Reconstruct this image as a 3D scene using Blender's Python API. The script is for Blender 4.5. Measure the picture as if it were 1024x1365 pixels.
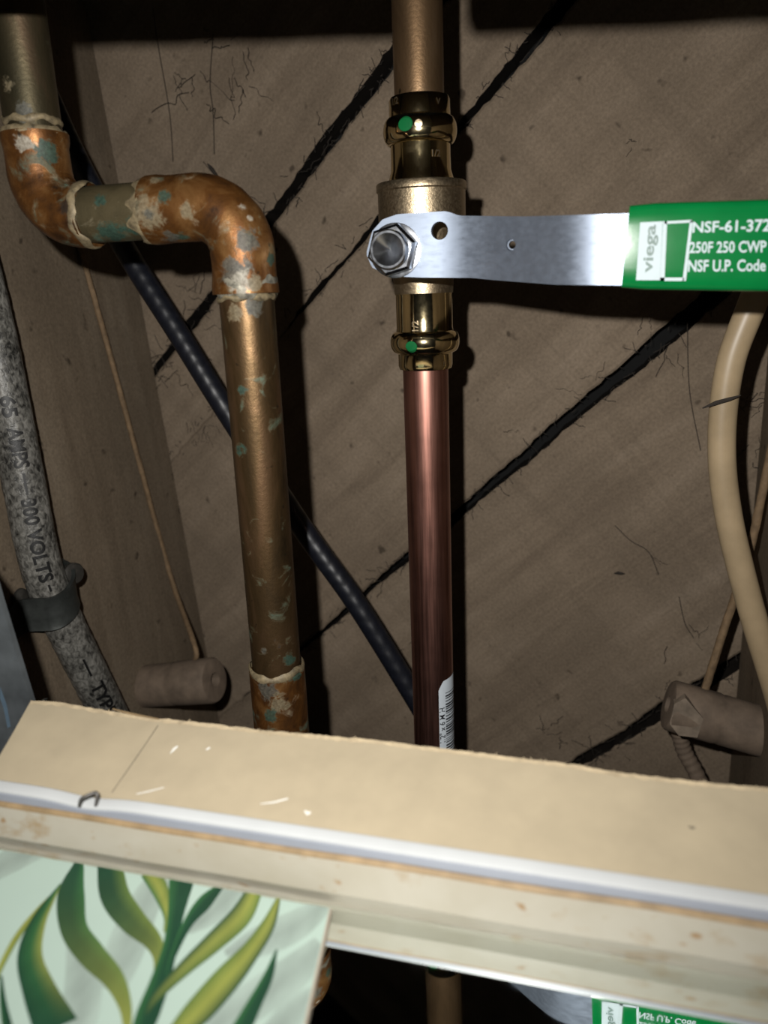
import bpy, bmesh, math, random
import numpy as np
from mathutils import Vector, Matrix, noise as mnoise
random.seed(7); rng = np.random.default_rng(7)
for o in list(bpy.data.objects): bpy.data.objects.remove(o)
SC = bpy.context.scene; COL = SC.collection
MM = 0.001; CAMZ = 1300.0          # all building is done in millimetres around the camera, camera height 1.3 m

# ------------------------------------------------------------------ camera
F = 1049.0                          # focal length in pixels of the 1024 x 1365 frame
D = np.array([147, 3748, 1049.]); D /= np.linalg.norm(D)
Lv = np.array([-3862, -142, 1049.]); Lv /= np.linalg.norm(Lv)
AX = -Lv; AZ = -D; AX = AX - AZ * (AX @ AZ); AX /= np.linalg.norm(AX); AY = np.cross(AZ, AX)
R = np.stack([AX, AY, AZ])          # world <- camera (x right, y down, z forward)
cam_d = bpy.data.cameras.new('camera'); cam = bpy.data.objects.new('camera', cam_d); COL.objects.link(cam)
SC.camera = cam
M = np.column_stack([R[:, 0], -R[:, 1], -R[:, 2]])
cam.matrix_world = Matrix([[*M[0], 0], [*M[1], 0], [*M[2], CAMZ * MM], [0, 0, 0, 1]])
cam_d.sensor_fit = 'VERTICAL'; cam_d.sensor_height = 36.0; cam_d.lens = F / 1365 * 36.0
cam_d.clip_start = 0.005; cam_d.clip_end = 50
cam_d.dof.use_dof = True; cam_d.dof.focus_distance = 0.275; cam_d.dof.aperture_fstop = 13

# ------------------------------------------------------------------ world, flash, exposure
w = bpy.data.worlds.new('world'); SC.world = w; w.use_nodes = True
w.node_tree.nodes['Background'].inputs[0].default_value = (0.75, 0.85, 1, 1)
w.node_tree.nodes['Background'].inputs[1].default_value = 0.003
fl = bpy.data.lights.new('phone_flash', 'SPOT'); flo = bpy.data.objects.new('phone_flash', fl); COL.objects.link(flo)
lp = R @ np.array([-19., -21., 0.])
fm = cam.matrix_world @ Matrix.Rotation(math.radians(4), 4, 'X'); fm.translation = Vector((lp[0] * MM, lp[1] * MM, (lp[2] + CAMZ) * MM)); flo.matrix_world = fm
fl.energy = 5.7; fl.shadow_soft_size = 0.0022; fl.spot_size = math.radians(128); fl.spot_blend = 1.0
fl.color = (1.0, 0.975, 0.93)
SC.view_settings.view_transform = 'Standard'; SC.view_settings.look = 'None'
SC.view_settings.gamma = 1; SC.view_settings.use_curve_mapping = False; SC.view_settings.exposure = 0.0

# ------------------------------------------------------------------ helpers
def ray(px, py): return R @ np.array([(px - 512) / F, (py - 682) / F, 1.])
def U(px, py, y): d = ray(px, py); return d * (y / d[1])
def UX(px, py, x): d = ray(px, py); return d * (x / d[0])
def UZ(px, py, z): d = ray(px, py); return d * (z / d[2])
def proj(P): c = R.T @ np.asarray(P, float); return c[0] / c[2] * F + 512, c[1] / c[2] * F + 682

WORG = {}                            # world origin (mm) of every object made here
def _finish(o, org, parent):
    po = WORG[parent.name] if parent else np.array([0, 0, -CAMZ])
    o.location = Vector((org - po) * MM); WORG[o.name] = np.array(org, float)
    if parent: o.parent = parent
def thing(name, base, label, cat, group=None):
    o = bpy.data.objects.new(name, None); COL.objects.link(o); o.empty_display_size = 0.01
    _finish(o, np.array(base, float), None); tag(o, label, cat, group); return o
def tag(o, label=None, cat=None, group=None, kind=None):
    if label: o['label'] = label
    if cat: o['category'] = cat
    if group: o['group'] = group
    if kind: o['kind'] = kind
    return o
def mesh(name, vf, mat, parent=None, smooth=True, angle=40, org=None, cols=None):
    v, f = vf; v = np.asarray(v, float)
    if org is None:
        org = np.array([(v[:, 0].min() + v[:, 0].max()) / 2, (v[:, 1].min() + v[:, 1].max()) / 2, v[:, 2].min()]) if parent is None else WORG[parent.name]
    me = bpy.data.meshes.new(name); me.from_pydata([tuple(p) for p in (v - org) * MM], [], [tuple(int(i) for i in q) for q in f])
    me.validate(); me.update()
    bm = bmesh.new(); bm.from_mesh(me); bmesh.ops.recalc_face_normals(bm, faces=bm.faces); bm.to_mesh(me); bm.free()
    if smooth:
        for p in me.polygons: p.use_smooth = True
        me.set_sharp_from_angle(angle=math.radians(angle))
    if cols is not None:
        a = me.color_attributes.new('Col', 'FLOAT_COLOR', 'POINT')
        for i, c in enumerate(cols): a.data[i].color = (*c, 1)
    if isinstance(mat, (list, tuple)):
        for m in mat: me.materials.append(m)
    else: me.materials.append(mat)
    o = bpy.data.objects.new(name, me); COL.objects.link(o); _finish(o, np.array(org, float), parent); return o
def join(*vfs):
    V = []; Fc = []; n = 0
    for v, f in vfs:
        V.append(np.asarray(v, float)); Fc += [[i + n for i in q] for q in f]; n += len(v)
    return np.vstack(V), Fc
def catmull(pts, n=12):
    P = [np.asarray(p, float) for p in pts]; P = [2 * P[0] - P[1]] + P + [2 * P[-1] - P[-2]]; out = []
    for i in range(1, len(P) - 2):
        for k in range(n):
            t = k / n; a, b, c, d = P[i - 1:i + 3]
            out.append(.5 * (2 * b + (c - a) * t + (2 * a - 5 * b + 4 * c - d) * t * t + (3 * b - a - 3 * c + d) * t ** 3))
    out.append(P[-2]); return np.array(out)
def tube(path, rad, seg=24, cap=True, jit=0, rfun=None, flat=1.0):
    path = np.asarray(path, float); n = len(path)
    T = np.gradient(path, axis=0); T /= np.linalg.norm(T, axis=1)[:, None]
    up = np.array([0, 0, 1.]) if abs(T[0][2]) < .9 else np.array([0, 1., 0])
    N = np.cross(T[0], up); N /= np.linalg.norm(N); V = []; Fc = []
    for i in range(n):
        N = N - T[i] * (N @ T[i]); N /= np.linalg.norm(N); B = np.cross(T[i], N)
        r = rad[i] if hasattr(rad, '__len__') else rad
        for k in range(seg):
            a = 2 * math.pi * k / seg; rr = r
            if rfun: rr = r * rfun(i, k)
            if jit: rr *= 1 + jit * random.uniform(-1, 1)
            V.append(path[i] + rr * (math.cos(a) * N + flat * math.sin(a) * B))
    for i in range(n - 1):
        for k in range(seg):
            Fc.append([i * seg + k, i * seg + (k + 1) % seg, (i + 1) * seg + (k + 1) % seg, (i + 1) * seg + k])
    if cap: Fc.append(list(range(seg))[::-1]); Fc.append([(n - 1) * seg + k for k in range(seg)])
    return V, Fc
def revolve(prof, c, axis=(0, 0, 1), seg=48, nz=None, cap=True):
    """prof: (distance along axis, radius) from point c"""
    A = np.array(axis, float); A /= np.linalg.norm(A); c = np.asarray(c, float)
    h = np.array([1., 0, 0]) if abs(A[0]) < .9 else np.array([0, 1., 0])
    N = np.cross(A, h); N /= np.linalg.norm(N); B = np.cross(A, N); V = []; Fc = []
    for i, (s, r) in enumerate(prof):
        for k in range(seg):
            a = 2 * math.pi * k / seg; rr = r
            if nz: rr = r + nz(i, a, s)
            V.append(c + A * s + rr * (math.cos(a) * N + math.sin(a) * B))
    for i in range(len(prof) - 1):
        for k in range(seg): Fc.append([i * seg + k, i * seg + (k + 1) % seg, (i + 1) * seg + (k + 1) % seg, (i + 1) * seg + k])
    if cap: Fc.append(list(range(seg))[::-1]); Fc.append([(len(prof) - 1) * seg + k for k in range(seg)])
    return V, Fc
def box(x0, x1, y0, y1, z0, z1):
    v = [(x, y, z) for x in (x0, x1) for y in (y0, y1) for z in (z0, z1)]
    return v, [[0, 1, 3, 2], [4, 6, 7, 5], [0, 4, 5, 1], [2, 3, 7, 6], [0, 2, 6, 4], [1, 5, 7, 3]]
def extrude_x(prof, x0, x1, n=1, fun=None):
    """closed (y, z) profile swept along x"""
    V = []; m = len(prof); Fc = []
    for i in range(n + 1):
        x = x0 + (x1 - x0) * i / n
        for j, (y, z) in enumerate(prof):
            p = np.array([x, y, z], float)
            if fun: p = p + fun(x, j)
            V.append(p)
    for i in range(n):
        for j in range(m): Fc.append([i * m + j, i * m + (j + 1) % m, (i + 1) * m + (j + 1) % m, (i + 1) * m + j])
    Fc.append(list(range(m))[::-1]); Fc.append([n * m + j for j in range(m)]); return V, Fc
def prism(poly, off):
    """polygon (3d points) extruded by vector off"""
    poly = [np.asarray(p, float) for p in poly]; m = len(poly); off = np.asarray(off, float)
    V = poly + [p + off for p in poly]
    Fc = [list(range(m)), [m + j for j in range(m)][::-1]] + [[j, (j + 1) % m, m + (j + 1) % m, m + j] for j in range(m)]
    return V, Fc
_tc = {}
def text_vf(s, bold=0.0, depth=0.0, fine=False):
    """flat triangulated lettering, returns (verts xy as Nx3, faces) scaled to unit bounding box origin"""
    cu = bpy.data.curves.new('lettering', 'FONT'); cu.body = s; cu.size = 1; cu.offset = bold; cu.extrude = depth; cu.resolution_u = 3
    ob = bpy.data.objects.new('lettering', cu); COL.objects.link(ob)
    dg = bpy.context.evaluated_depsgraph_get(); dg.update(); ev = ob.evaluated_get(dg); me = ev.to_mesh()
    bm = bmesh.new(); bm.from_mesh(me)
    if fine: bmesh.ops.triangulate(bm, faces=bm.faces); bmesh.ops.subdivide_edges(bm, edges=[e for e in bm.edges if e.calc_length() > .12], cuts=3, use_grid_fill=True)
    bm.verts.ensure_lookup_table(); bm.verts.index_update()
    v = np.array([p.co[:] for p in bm.verts]); f = [[q.index for q in p.verts] for p in bm.faces]; bm.free()
    ev.to_mesh_clear(); bpy.data.objects.remove(ob); bpy.data.curves.remove(cu)
    return v, f

# ------------------------------------------------------------------ materials
def new_mat(name):
    m = bpy.data.materials.new(name); m.use_nodes = True; nt = m.node_tree
    return m, nt, nt.nodes['Principled BSDF']
def N(nt, t, **kw):
    n = nt.nodes.new(t)
    for k, v in kw.items(): setattr(n, k, v)
    return n
def setin(nt, n, key, v):
    if isinstance(v, bpy.types.NodeSocket): nt.links.new(v, n.inputs[key])
    else: n.inputs[key].default_value = v if not (isinstance(v, tuple) and len(v) == 3 and n.inputs[key].type == 'RGBA') else (*v, 1)
def coords(nt, scale=(1, 1, 1), rot=(0, 0, 0), kind='Object'):
    tc = N(nt, 'ShaderNodeTexCoord'); mp = N(nt, 'ShaderNodeMapping'); nt.links.new(tc.outputs[kind], mp.inputs[0])
    mp.inputs['Scale'].default_value = scale; mp.inputs['Rotation'].default_value = rot; return mp.outputs[0]
def noise(nt, vec, scale, detail=6, rough=.6, dist=0):
    n = N(nt, 'ShaderNodeTexNoise'); setin(nt, n, 'Vector', vec); n.inputs['Scale'].default_value = scale
    n.inputs['Detail'].default_value = detail; n.inputs['Roughness'].default_value = rough; n.inputs['Distortion'].default_value = dist
    return n.outputs[0]
def ramp(nt, fac, stops):
    r = N(nt, 'ShaderNodeValToRGB'); nt.links.new(fac, r.inputs[0]); e = r.color_ramp.elements
    while len(e) < len(stops): e.new(.5)
    for i, (p, c) in enumerate(stops):
        e[i].position = p; e[i].color = (*c, 1) if len(c) == 3 else c
    return r.outputs[0]
def g(v): return (v, v, v)
def mix(nt, fac, a, b, mode='MIX'):
    n = N(nt, 'ShaderNodeMix', data_type='RGBA', blend_type=mode); setin(nt, n, 0, fac); setin(nt, n, 6, a); setin(nt, n, 7, b); return n.outputs[2]
def bump(nt, b, h, strength, dist=.0005):
    n = N(nt, 'ShaderNodeBump'); n.inputs['Strength'].default_value = strength; n.inputs['Distance'].default_value = dist
    nt.links.new(h, n.inputs['Height']); nt.links.new(n.outputs[0], b.inputs['Normal'])
def simple(name, col, rough=.5, metal=0., var=.12, scale=300, bmp=.15):
    m, nt, b = new_mat(name); v = coords(nt); h = noise(nt, v, scale)
    c = ramp(nt, h, [(.3, tuple(x * (1 - var) for x in col)), (.7, tuple(min(1, x * (1 + var)) for x in col))])
    nt.links.new(c, b.inputs['Base Color']); b.inputs['Roughness'].default_value = rough; b.inputs['Metallic'].default_value = metal
    if bmp: bump(nt, b, h, bmp, .0003)
    return m
def wood(name, dark, mid, light, along, dirt=.6):
    """along: mapping scale, small on the grain axis"""
    m, nt, b = new_mat(name); v = coords(nt, along); v2 = coords(nt)
    gr = noise(nt, v, 60, 8, .65, .4); blot = noise(nt, v2, 18, 4, .6); fine = noise(nt, v2, 700, 3, .6)
    c = ramp(nt, gr, [(.25, dark), (.5, mid), (.78, light)])
    c = mix(nt, ramp(nt, blot, [(.35, g(.65)), (.6, g(0.))]), c, tuple(x * dirt for x in mid), 'MIX')
    saw = noise(nt, coords(nt, (1, 1, .06), (0, .35, 0)), 90, 5, .65, .8); c = mix(nt, ramp(nt, saw, [(.36, g(.28)), (.5, g(0.))]), c, tuple(x * .62 for x in mid))
    spots = noise(nt, v2, 120, 2, .5)
    c = mix(nt, ramp(nt, spots, [(.68, g(0.)), (.76, g(.8))]), c, tuple(x * .35 for x in dark))
    c = mix(nt, .35, c, ramp(nt, fine, [(.3, g(.25)), (.7, g(.75))]), 'OVERLAY')
    nt.links.new(c, b.inputs['Base Color']); b.inputs['Roughness'].default_value = .85; b.inputs['Specular IOR Level'].default_value = .15
    h = mix(nt, .5, gr, fine); bump(nt, b, h, .35, .0006); return m
def old_copper(name, cols, green, tanpatch, sc=60, metal=.75, stretch=(1, 1, .35), rough=.38):
    m, nt, b = new_mat(name); v = coords(nt, stretch); v2 = coords(nt)
    a = noise(nt, v, sc, 7, .62, .6); c = ramp(nt, a, [(.3, cols[0]), (.5, cols[1]), (.68, cols[2])])
    p = noise(nt, v2, sc * 1.3, 5, .6, .8); gm = ramp(nt, p, [(green, g(0.)), (green + .13, g(.9))])
    q = noise(nt, coords(nt, (1, 1, 1), (1, 2, 3)), sc * 1.1, 6, .65, .5); tm = ramp(nt, q, [(tanpatch, g(0.)), (tanpatch + .13, g(.9))])
    fine = noise(nt, v2, 900, 4, .6); pits = noise(nt, v2, 260, 2, .5)
    c = mix(nt, gm, c, ramp(nt, fine, [(.3, (.03, .06, .042)), (.7, (.085, .135, .095))]))
    c = mix(nt, tm, c, ramp(nt, fine, [(.3, (.17, .14, .085)), (.7, (.36, .31, .22))]))
    c = mix(nt, ramp(nt, pits, [(.7, g(0.)), (.76, g(.85))]), c, (.02, .018, .012))
    nt.links.new(c, b.inputs['Base Color'])
    mm = mix(nt, gm, g(metal), g(.05)); mm = mix(nt, tm, mm, g(.1)); nt.links.new(mm, b.inputs['Metallic'])
    rr = ramp(nt, a, [(.3, g(rough + .14)), (.7, g(rough - .05))]); rr = mix(nt, gm, rr, g(.75)); nt.links.new(rr, b.inputs['Roughness'])
    bump(nt, b, mix(nt, .5, fine, mix(nt, .5, gm, tm)), .35, .0004); return m
def brushed(name, col, rough, aniso_scale=(1, 1, 1), bmp=.1, sc=500, var=.15, metal=1.):
    m, nt, b = new_mat(name); v = coords(nt, aniso_scale); h = noise(nt, v, sc, 4, .6)
    big = noise(nt, coords(nt), 90, 3, .5)
    c = ramp(nt, big, [(.3, tuple(x * (1 - var) for x in col)), (.7, col)])
    nt.links.new(c, b.inputs['Base Color']); b.inputs['Metallic'].default_value = metal
    nt.links.new(ramp(nt, h, [(.2, g(rough * .75)), (.8, g(min(1, rough * 1.3)))]), b.inputs['Roughness'])
    bump(nt, b, h, bmp, .0002); return m

M_plank = wood('dusty_sheathing_wood', (.15, .112, .08), (.25, .192, .138), (.325, .255, .19), (.12, 1, 1), .72)
M_plank_side = wood('gap_shade_board_edge', (.012, .01, .008), (.02, .016, .013), (.035, .028, .022), (.12, 1, 1))  # near-black side faces put the shade of the gaps into the colour
M_stud = wood('stud_wood', (.13, .097, .066), (.195, .15, .105), (.25, .20, .145), (1, 1, .07), .75)
M_tar = simple('tar_paper', (.004, .004, .004), .95)
M_plaster = simple('old_plaster', (.36, .33, .28), .9, var=.2, scale=120)
M_oldpipe = old_copper('aged_brown_copper', [(.028, .019, .009), (.10, .06, .026), (.185, .107, .055)], .60, .68, 90, .8, (1, 1, .3), .38)
M_olive = old_copper('olive_tarnished_copper', [(.04, .036, .02), (.095, .075, .042), (.19, .12, .075)], .62, .72, 60, .8, (1, 1, .3), .38)
M_elbow = old_copper('corroded_copper_elbow', [(.035, .015, .006), (.15, .06, .015), (.30, .15, .052)], .56, .60, 95, .65, (1, 1, 1), .38)
M_stub = old_copper('dull_green_copper', [(.035, .03, .016), (.075, .06, .03), (.12, .095, .05)], .57, .62, 80, .5, (1, 1, 1), .5)
M_uppipe = old_copper('tarnished_copper', [(.10, .06, .03), (.22, .135, .07), (.34, .22, .125)], .72, .76, 60, .85, (1, 1, .4), .36)
M_newcu = brushed('new_copper', (.66, .32, .25), .34, (1, 1, .03), .12, 900, .25)
M_brass = brushed('polished_brass', (.78, .64, .37), .11, (1, 1, 1), .06, 600, .2)
M_bronze = brushed('cast_bronze', (.56, .44, .29), .4, (1, 1, 1), .5, 1200, .15)
M_steel = brushed('zinc_plated_steel', (.28, .325, .405), .45, (.3, 1, 1), .02, 700, .12, .78)
M_nut = brushed('bright_chrome', (.5, .52, .56), .2, (1, 1, 1), .05, 500, .1)
M_grip = simple('green_vinyl', (.002, .14, .032), .16, var=.06, scale=200, bmp=.05)
M_white = simple('white_print', (.46, .54, .57), .6, var=.03, bmp=0)
M_dotgreen = simple('green_dot_paint', (.006, .12, .035), .3, bmp=0)
M_ink = simple('black_ink', (.01, .01, .012), .6, bmp=0)
M_solder = simple('tan_solder_flux', (.18, .14, .08), .6, .1, .7, 350, .6)
M_silver = simple('silvery_solder', (.2, .185, .145), .5, .4, .7, 350, .6)
M_sticker = simple('sticker_paper', (.62, .68, .74), .5, var=.04, bmp=0)
M_hose = simple('black_braided_jacket', (.007, .008, .013), .42, var=.3, scale=400, bmp=.3)
M_beige = simple('beige_cable_jacket', (.385, .29, .175), .4, var=.15, scale=60, bmp=.08)
M_ceram = simple('dusty_porcelain', (.17, .125, .09), .8, var=.3, scale=120, bmp=.5)
M_chip = simple('chipped_porcelain', (.23, .18, .135), .8, var=.3, scale=200, bmp=.6)
M_wire = simple('cloth_wire', (.20, .13, .07), .8, var=.3, scale=300, bmp=.4)
M_strap = simple('dark_galvanised_strap', (.05, .055, .052), .45, .5, .35, 150, .5)
M_nail = simple('dull_nail_head', (.05, .046, .04), .6, .4, .3, 300, .5)
M_web = simple('dusty_cobweb', (.035, .028, .022), .95, bmp=0)
M_card = simple('drywall_paper', (.43, .36, .245), .9, var=.07, scale=90, bmp=.12)
M_torn = simple('torn_paper_edge', (.46, .37, .24), .95, var=.25, scale=300, bmp=.3)
M_pencil = simple('pencil_mark', (.20, .17, .12), .8, bmp=0)
M_chalk = simple('white_plaster_smear', (.78, .76, .7), .9, bmp=0)
M_wstrip = simple('white_plastic', (.50, .515, .52), .4, var=.04, scale=60, bmp=0)
M_gstrip = simple('grey_plastic_edge', (.27, .29, .335), .45, var=.05, scale=60, bmp=0)
M_staple = simple('dull_steel_wire', (.17, .16, .15), .45, .8, .2, 300, .2)
M_galv = brushed('galvanised_steel', (.25, .28, .30), .45, (1, 1, .4), .4, 120, .5, .7)

def make_enamel():
    m, nt, b = new_mat('stained_cream_enamel'); v = coords(nt, (.6, 1, 1)); a = noise(nt, v, 55, 5, .6, .3); f = noise(nt, v, 190, 4, .65)
    c = ramp(nt, a, [(.3, (.335, .305, .235)), (.6, (.39, .365, .30))])
    st = ramp(nt, mix(nt, .45, a, f), [(.56, g(0.)), (.66, g(.75))]); c = mix(nt, st, c, (.27, .175, .075))
    sp = ramp(nt, noise(nt, v, 330, 2, .5), [(.7, g(0.)), (.76, g(.8))]); c = mix(nt, sp, c, (.26, .15, .06))
    nt.links.new(c, b.inputs['Base Color']); b.inputs['Roughness'].default_value = .38; bump(nt, b, f, .06, .0002); return m
M_enamel = make_enamel()
M_enamel_edge = simple('worn_tan_edge', (.28, .195, .105), .55, var=.3, scale=150, bmp=.2)
def make_mirror():
    m, nt, b = new_mat('mirror_glass'); v = coords(nt); h = noise(nt, v, 220, 5, .7)
    b.inputs['Base Color'].default_value = (.84, .88, .86, 1); b.inputs['Metallic'].default_value = 1
    nt.links.new(ramp(nt, h, [(.45, g(.015)), (.8, g(.06))]), b.inputs['Roughness']); return m
M_mirror = make_mirror()
M_panel = simple('mint_printed_board', (.44, .56, .49), .5, var=.03, scale=30, bmp=0)
M_panel_edge = simple('board_core', (.45, .38, .3), .8)
def make_print():
    m, nt, b = new_mat('leaf_print'); a = N(nt, 'ShaderNodeVertexColor', layer_name='Col')
    h = noise(nt, coords(nt, (1, .4, 1)), 160, 4, .6)
    c = mix(nt, .35, a.outputs[0], ramp(nt, h, [(.3, g(.3)), (.7, g(.7))]), 'OVERLAY')
    nt.links.new(c, b.inputs['Base Color']); b.inputs['Roughness'].default_value = .5; return m
M_print = make_print()
def make_cablejacket():
    m, nt, b = new_mat('asphalt_cloth_jacket'); v = coords(nt, (1, 1, .7)); a = noise(nt, v, 620, 3, .55, .6); big = noise(nt, v, 110, 3, .5)
    k = mix(nt, .35, a, big); c = ramp(nt, k, [(.36, (.015, .015, .014)), (.46, (.085, .082, .073)), (.68, (.27, .26, .235))])
    nt.links.new(c, b.inputs['Base Color']); b.inputs['Roughness'].default_value = .42; bump(nt, b, k, .7, .0008); return m
M_cable = make_cablejacket()
M_letter = simple('raised_black_letter', (.006, .006, .006), .5, bmp=0)

# ------------------------------------------------------------------ back wall: diagonal sheathing boards
WY = 385.0
wb = mesh('wall_back', box(-420, 260, WY + 21, WY + 25, -420, 300), M_tar, smooth=False); tag(wb, 'dark sheathing paper behind diagonal boards', kind='structure')
def plank(p0, p1, ang, dy=0, seed=0):
    """board between perpendicular offsets p0 < p1 in the wall plane, grain at ang degrees"""
    rr = random.Random(seed); a = math.radians(ang); n = 220; x0, x1 = -420, 330
    lo = []; hi = []
    for i in range(n + 1):
        x = x0 + (x1 - x0) * i / n
        lo.append((x, p0 + 1.6 * mnoise.noise((x * .035, seed * 3.1, 0)) + 1.2 * mnoise.noise((x * .2, seed, 4))))
        hi.append((x, p1 + 1.6 * mnoise.noise((x * .035, seed * 3.1, 9)) + 1.2 * mnoise.noise((x * .2, seed, 14))))
    V = []; Fc = []
    for i in range(n + 1):
        (x, l), (_, h) = lo[i], hi[i]
        V += [(x, 0.8, l), (x, 0, l + 1.2), (x, 0, h - 1.2), (x, 0.8, h), (x, 19, h), (x, 19, l)]
    for i in range(n):
        for j in range(6): Fc.append([i * 6 + j, i * 6 + (j + 1) % 6, i * 6 + 6 + (j + 1) % 6, i * 6 + 6 + j])
    Fc += [list(range(6))[::-1], [n * 6 + j for j in range(6)]]
    V = np.array(V, float)
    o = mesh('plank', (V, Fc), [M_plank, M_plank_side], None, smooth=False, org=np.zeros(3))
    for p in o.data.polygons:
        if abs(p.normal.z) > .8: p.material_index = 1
    po = WORG[wb.name]; o.parent = wb; o.rotation_euler = (0, -a, 0); o.location = Vector((np.array([0, WY + dy, 0]) - po) * MM); WORG[o.name] = np.array([0, WY + dy, 0])
    return o
# gap centre offsets measured on the wall: 141 / 97 / -36 / -183, width about 6 mm
plank(144.5, 285, 45.5, 1.5, 1); plank(99.5, 137.0, 44.6, 1.0, 2); plank(-32.0, 94.8, 43.0, 0, 3)
plank(-180.5, -40.2, 41.5, .5, 4); plank(-330, -187.0, 41.5, 1.5, 5)

# ------------------------------------------------------------------ studs left and right, upper front wall
def lean(z): return -238.0 - (z + 8) * .082
v, f = box(0, 1, 0, 1, 0, 1)
def stud_left():
    V = []; ys = [60, 385]; zs = np.linspace(-330, 260, 30)
    for z in zs:
        for (dx, y) in ((-48, 60), (-1.2, 60), (0, 61.5), (0, WY - .5), (-48, WY - .5)): V.append((lean(z) + dx, y, z))
    Fc = []
    for i in range(len(zs) - 1):
        for j in range(5): Fc.append([i * 5 + j, i * 5 + (j + 1) % 5, i * 5 + 5 + (j + 1) % 5, i * 5 + 5 + j])
    Fc += [list(range(5)), [len(V) - 5 + j for j in range(5)]]
    return V, Fc
def US(px, py, clear):                  # point at a given clearance from the left stud's leaning face
    x = -230.
    for _ in range(30): x = lean(UX(px, py, x)[2]) + clear
    return UX(px, py, x)
wl = mesh('wall_left', stud_left(), M_stud, smooth=False); tag(wl, 'rough wooden stud face beside the pipes', kind='structure')
wr = mesh('wall_right', join(box(70, 112, 150, WY - .5, -330, 260)), M_stud, smooth=False); tag(wr, 'wooden stud behind the beige cable', kind='structure')
# plaster wall above the opening, with an unevenly cut lower edge and an added notch
edge = []
for x in np.arange(-330, 221, 6.):
    z = 62.8 + (x + 112.8) * (53.1 - 62.8) / (11 + 112.8) + .8 * mnoise.noise((x * .05, 0, 3))
    edge.append((x, 150, z))
cut = [p for p in edge if p[0] < -50.5] + [(-48.6, 150, 57.6), (-48.2, 150, 68), (-36.6, 150, 68), (-36.2, 150, 56.6)] + [p for p in edge if p[0] > -35]  # notch added so the flash passes and lights the valve's upper pipe
wf = mesh('wall_front', prism(cut + [(216, 150, 330), (-330, 150, 330)], (0, 12, 0)), M_plaster, smooth=False); tag(wf, 'plaster wall above the opening', kind='structure')

# ------------------------------------------------------------------ old soldered copper pipe with two elbows
OY = 216.0; XA = -162.6; XB = -99.6; ZH = 25.0; RP = 7.9; RE = 9.1
old = thing('copper_pipe', (XB, OY, -240), 'aged brown copper water pipe jogging through two corroded elbows', 'pipe')
mesh('upper_pipe', revolve([(0, RP), (215, RP)], (XA, OY, ZH + 16), (0, 0, 1)), M_olive, old)
mesh('lower_pipe', revolve([(0, RP), (240, RP)], (XB, OY, -240), (0, 0, 1)), M_oldpipe, old)
mesh('horizontal_pipe', revolve([(0, RP), (28, RP)], (XA + 12, OY, ZH), (1, 0, 0)), M_stub, old)
def elbow(xc, legv, legh, s, name):
    """s=+1: vertical leg goes up, horizontal leg goes right; s=-1: vertical leg down, horizontal leg left"""
    rb = 13.0; pts = []
    for t in np.linspace(legv, rb, 6): pts.append((xc, OY, ZH + s * t))
    for a in np.linspace(0, math.pi / 2, 20)[1:]: pts.append((xc + s * (rb - rb * math.cos(a)), OY, ZH + s * (rb - rb * math.sin(a))))
    for t in np.linspace(rb, legh, 6)[1:]: pts.append((xc + s * t, OY, ZH))
    pts = np.array(pts); r = [RE + (.35 if (i < 2 or i > len(pts) - 3) else 0) for i in range(len(pts))]
    return mesh(name, tube(pts, r, 40, rfun=lambda i, k: 1 + .022 * mnoise.noise((i * .5, math.cos(k * .157) * 1.5, math.sin(k * .157) * 1.5 + xc))), M_elbow, old)
elbow(XA, 23.0, 15.5, 1, 'elbow'); elbow(XB, 24.0, 27.0, -1, 'elbow')
def solder(c, axis, r, seed, drip=2.2, mat=M_solder, wid=1.6):
    prof = [(-wid, r - .4), (-wid * .6, r + .12), (0, r + .28), (wid * .6, r + .12), (wid, r - .4)]
    A = np.array(axis, float)
    v, f = revolve([(0, q[1]) for q in prof], c, axis, 56, cap=False); v = np.array(v)
    for i, q in enumerate(prof):
        for k in range(56):
            a = k / 56 * 2 * math.pi; n1 = mnoise.noise((math.cos(a) * 1.6, math.sin(a) * 1.6, seed)); n2 = mnoise.noise((math.cos(a) * 3, math.sin(a) * 3, seed + 5))
            v[i * 56 + k] += A * (q[0] * (1 + .9 * n2) + drip * n1)
    return mesh('solder_ring', (v, f), mat, old)
solder((XA, OY, ZH + 22.5), (0, 0, 1), RE, 1, 1.6); solder((XA, OY, ZH + 26), (0, 0, 1), RP + .2, 2, 2.0, M_solder, 1.2)
solder((XA + 15, OY, ZH), (1, 0, 0), RE + .2, 3, 1.6); solder((XB - 26.5, OY, ZH), (1, 0, 0), RE, 4, 2.0, M_solder, 2.4)
solder((XB, OY, ZH - 22), (0, 0, 1), RE, 6, 1.6, M_silver, 2.4); solder((XB, OY, ZH - 25), (0, 0, 1), RP + .4, 7, 1.2, M_solder, 1.1)
zc = U(372, 905, OY - 8)[2]
mesh('coupling', revolve([(-60, RE), (-1, RE), (0, RP)], (XB, OY, zc), (0, 0, 1)), M_elbow, old)
solder((XB, OY, zc), (0, 0, 1), RE - .2, 8, 2.2, M_solder, 1.5)
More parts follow.
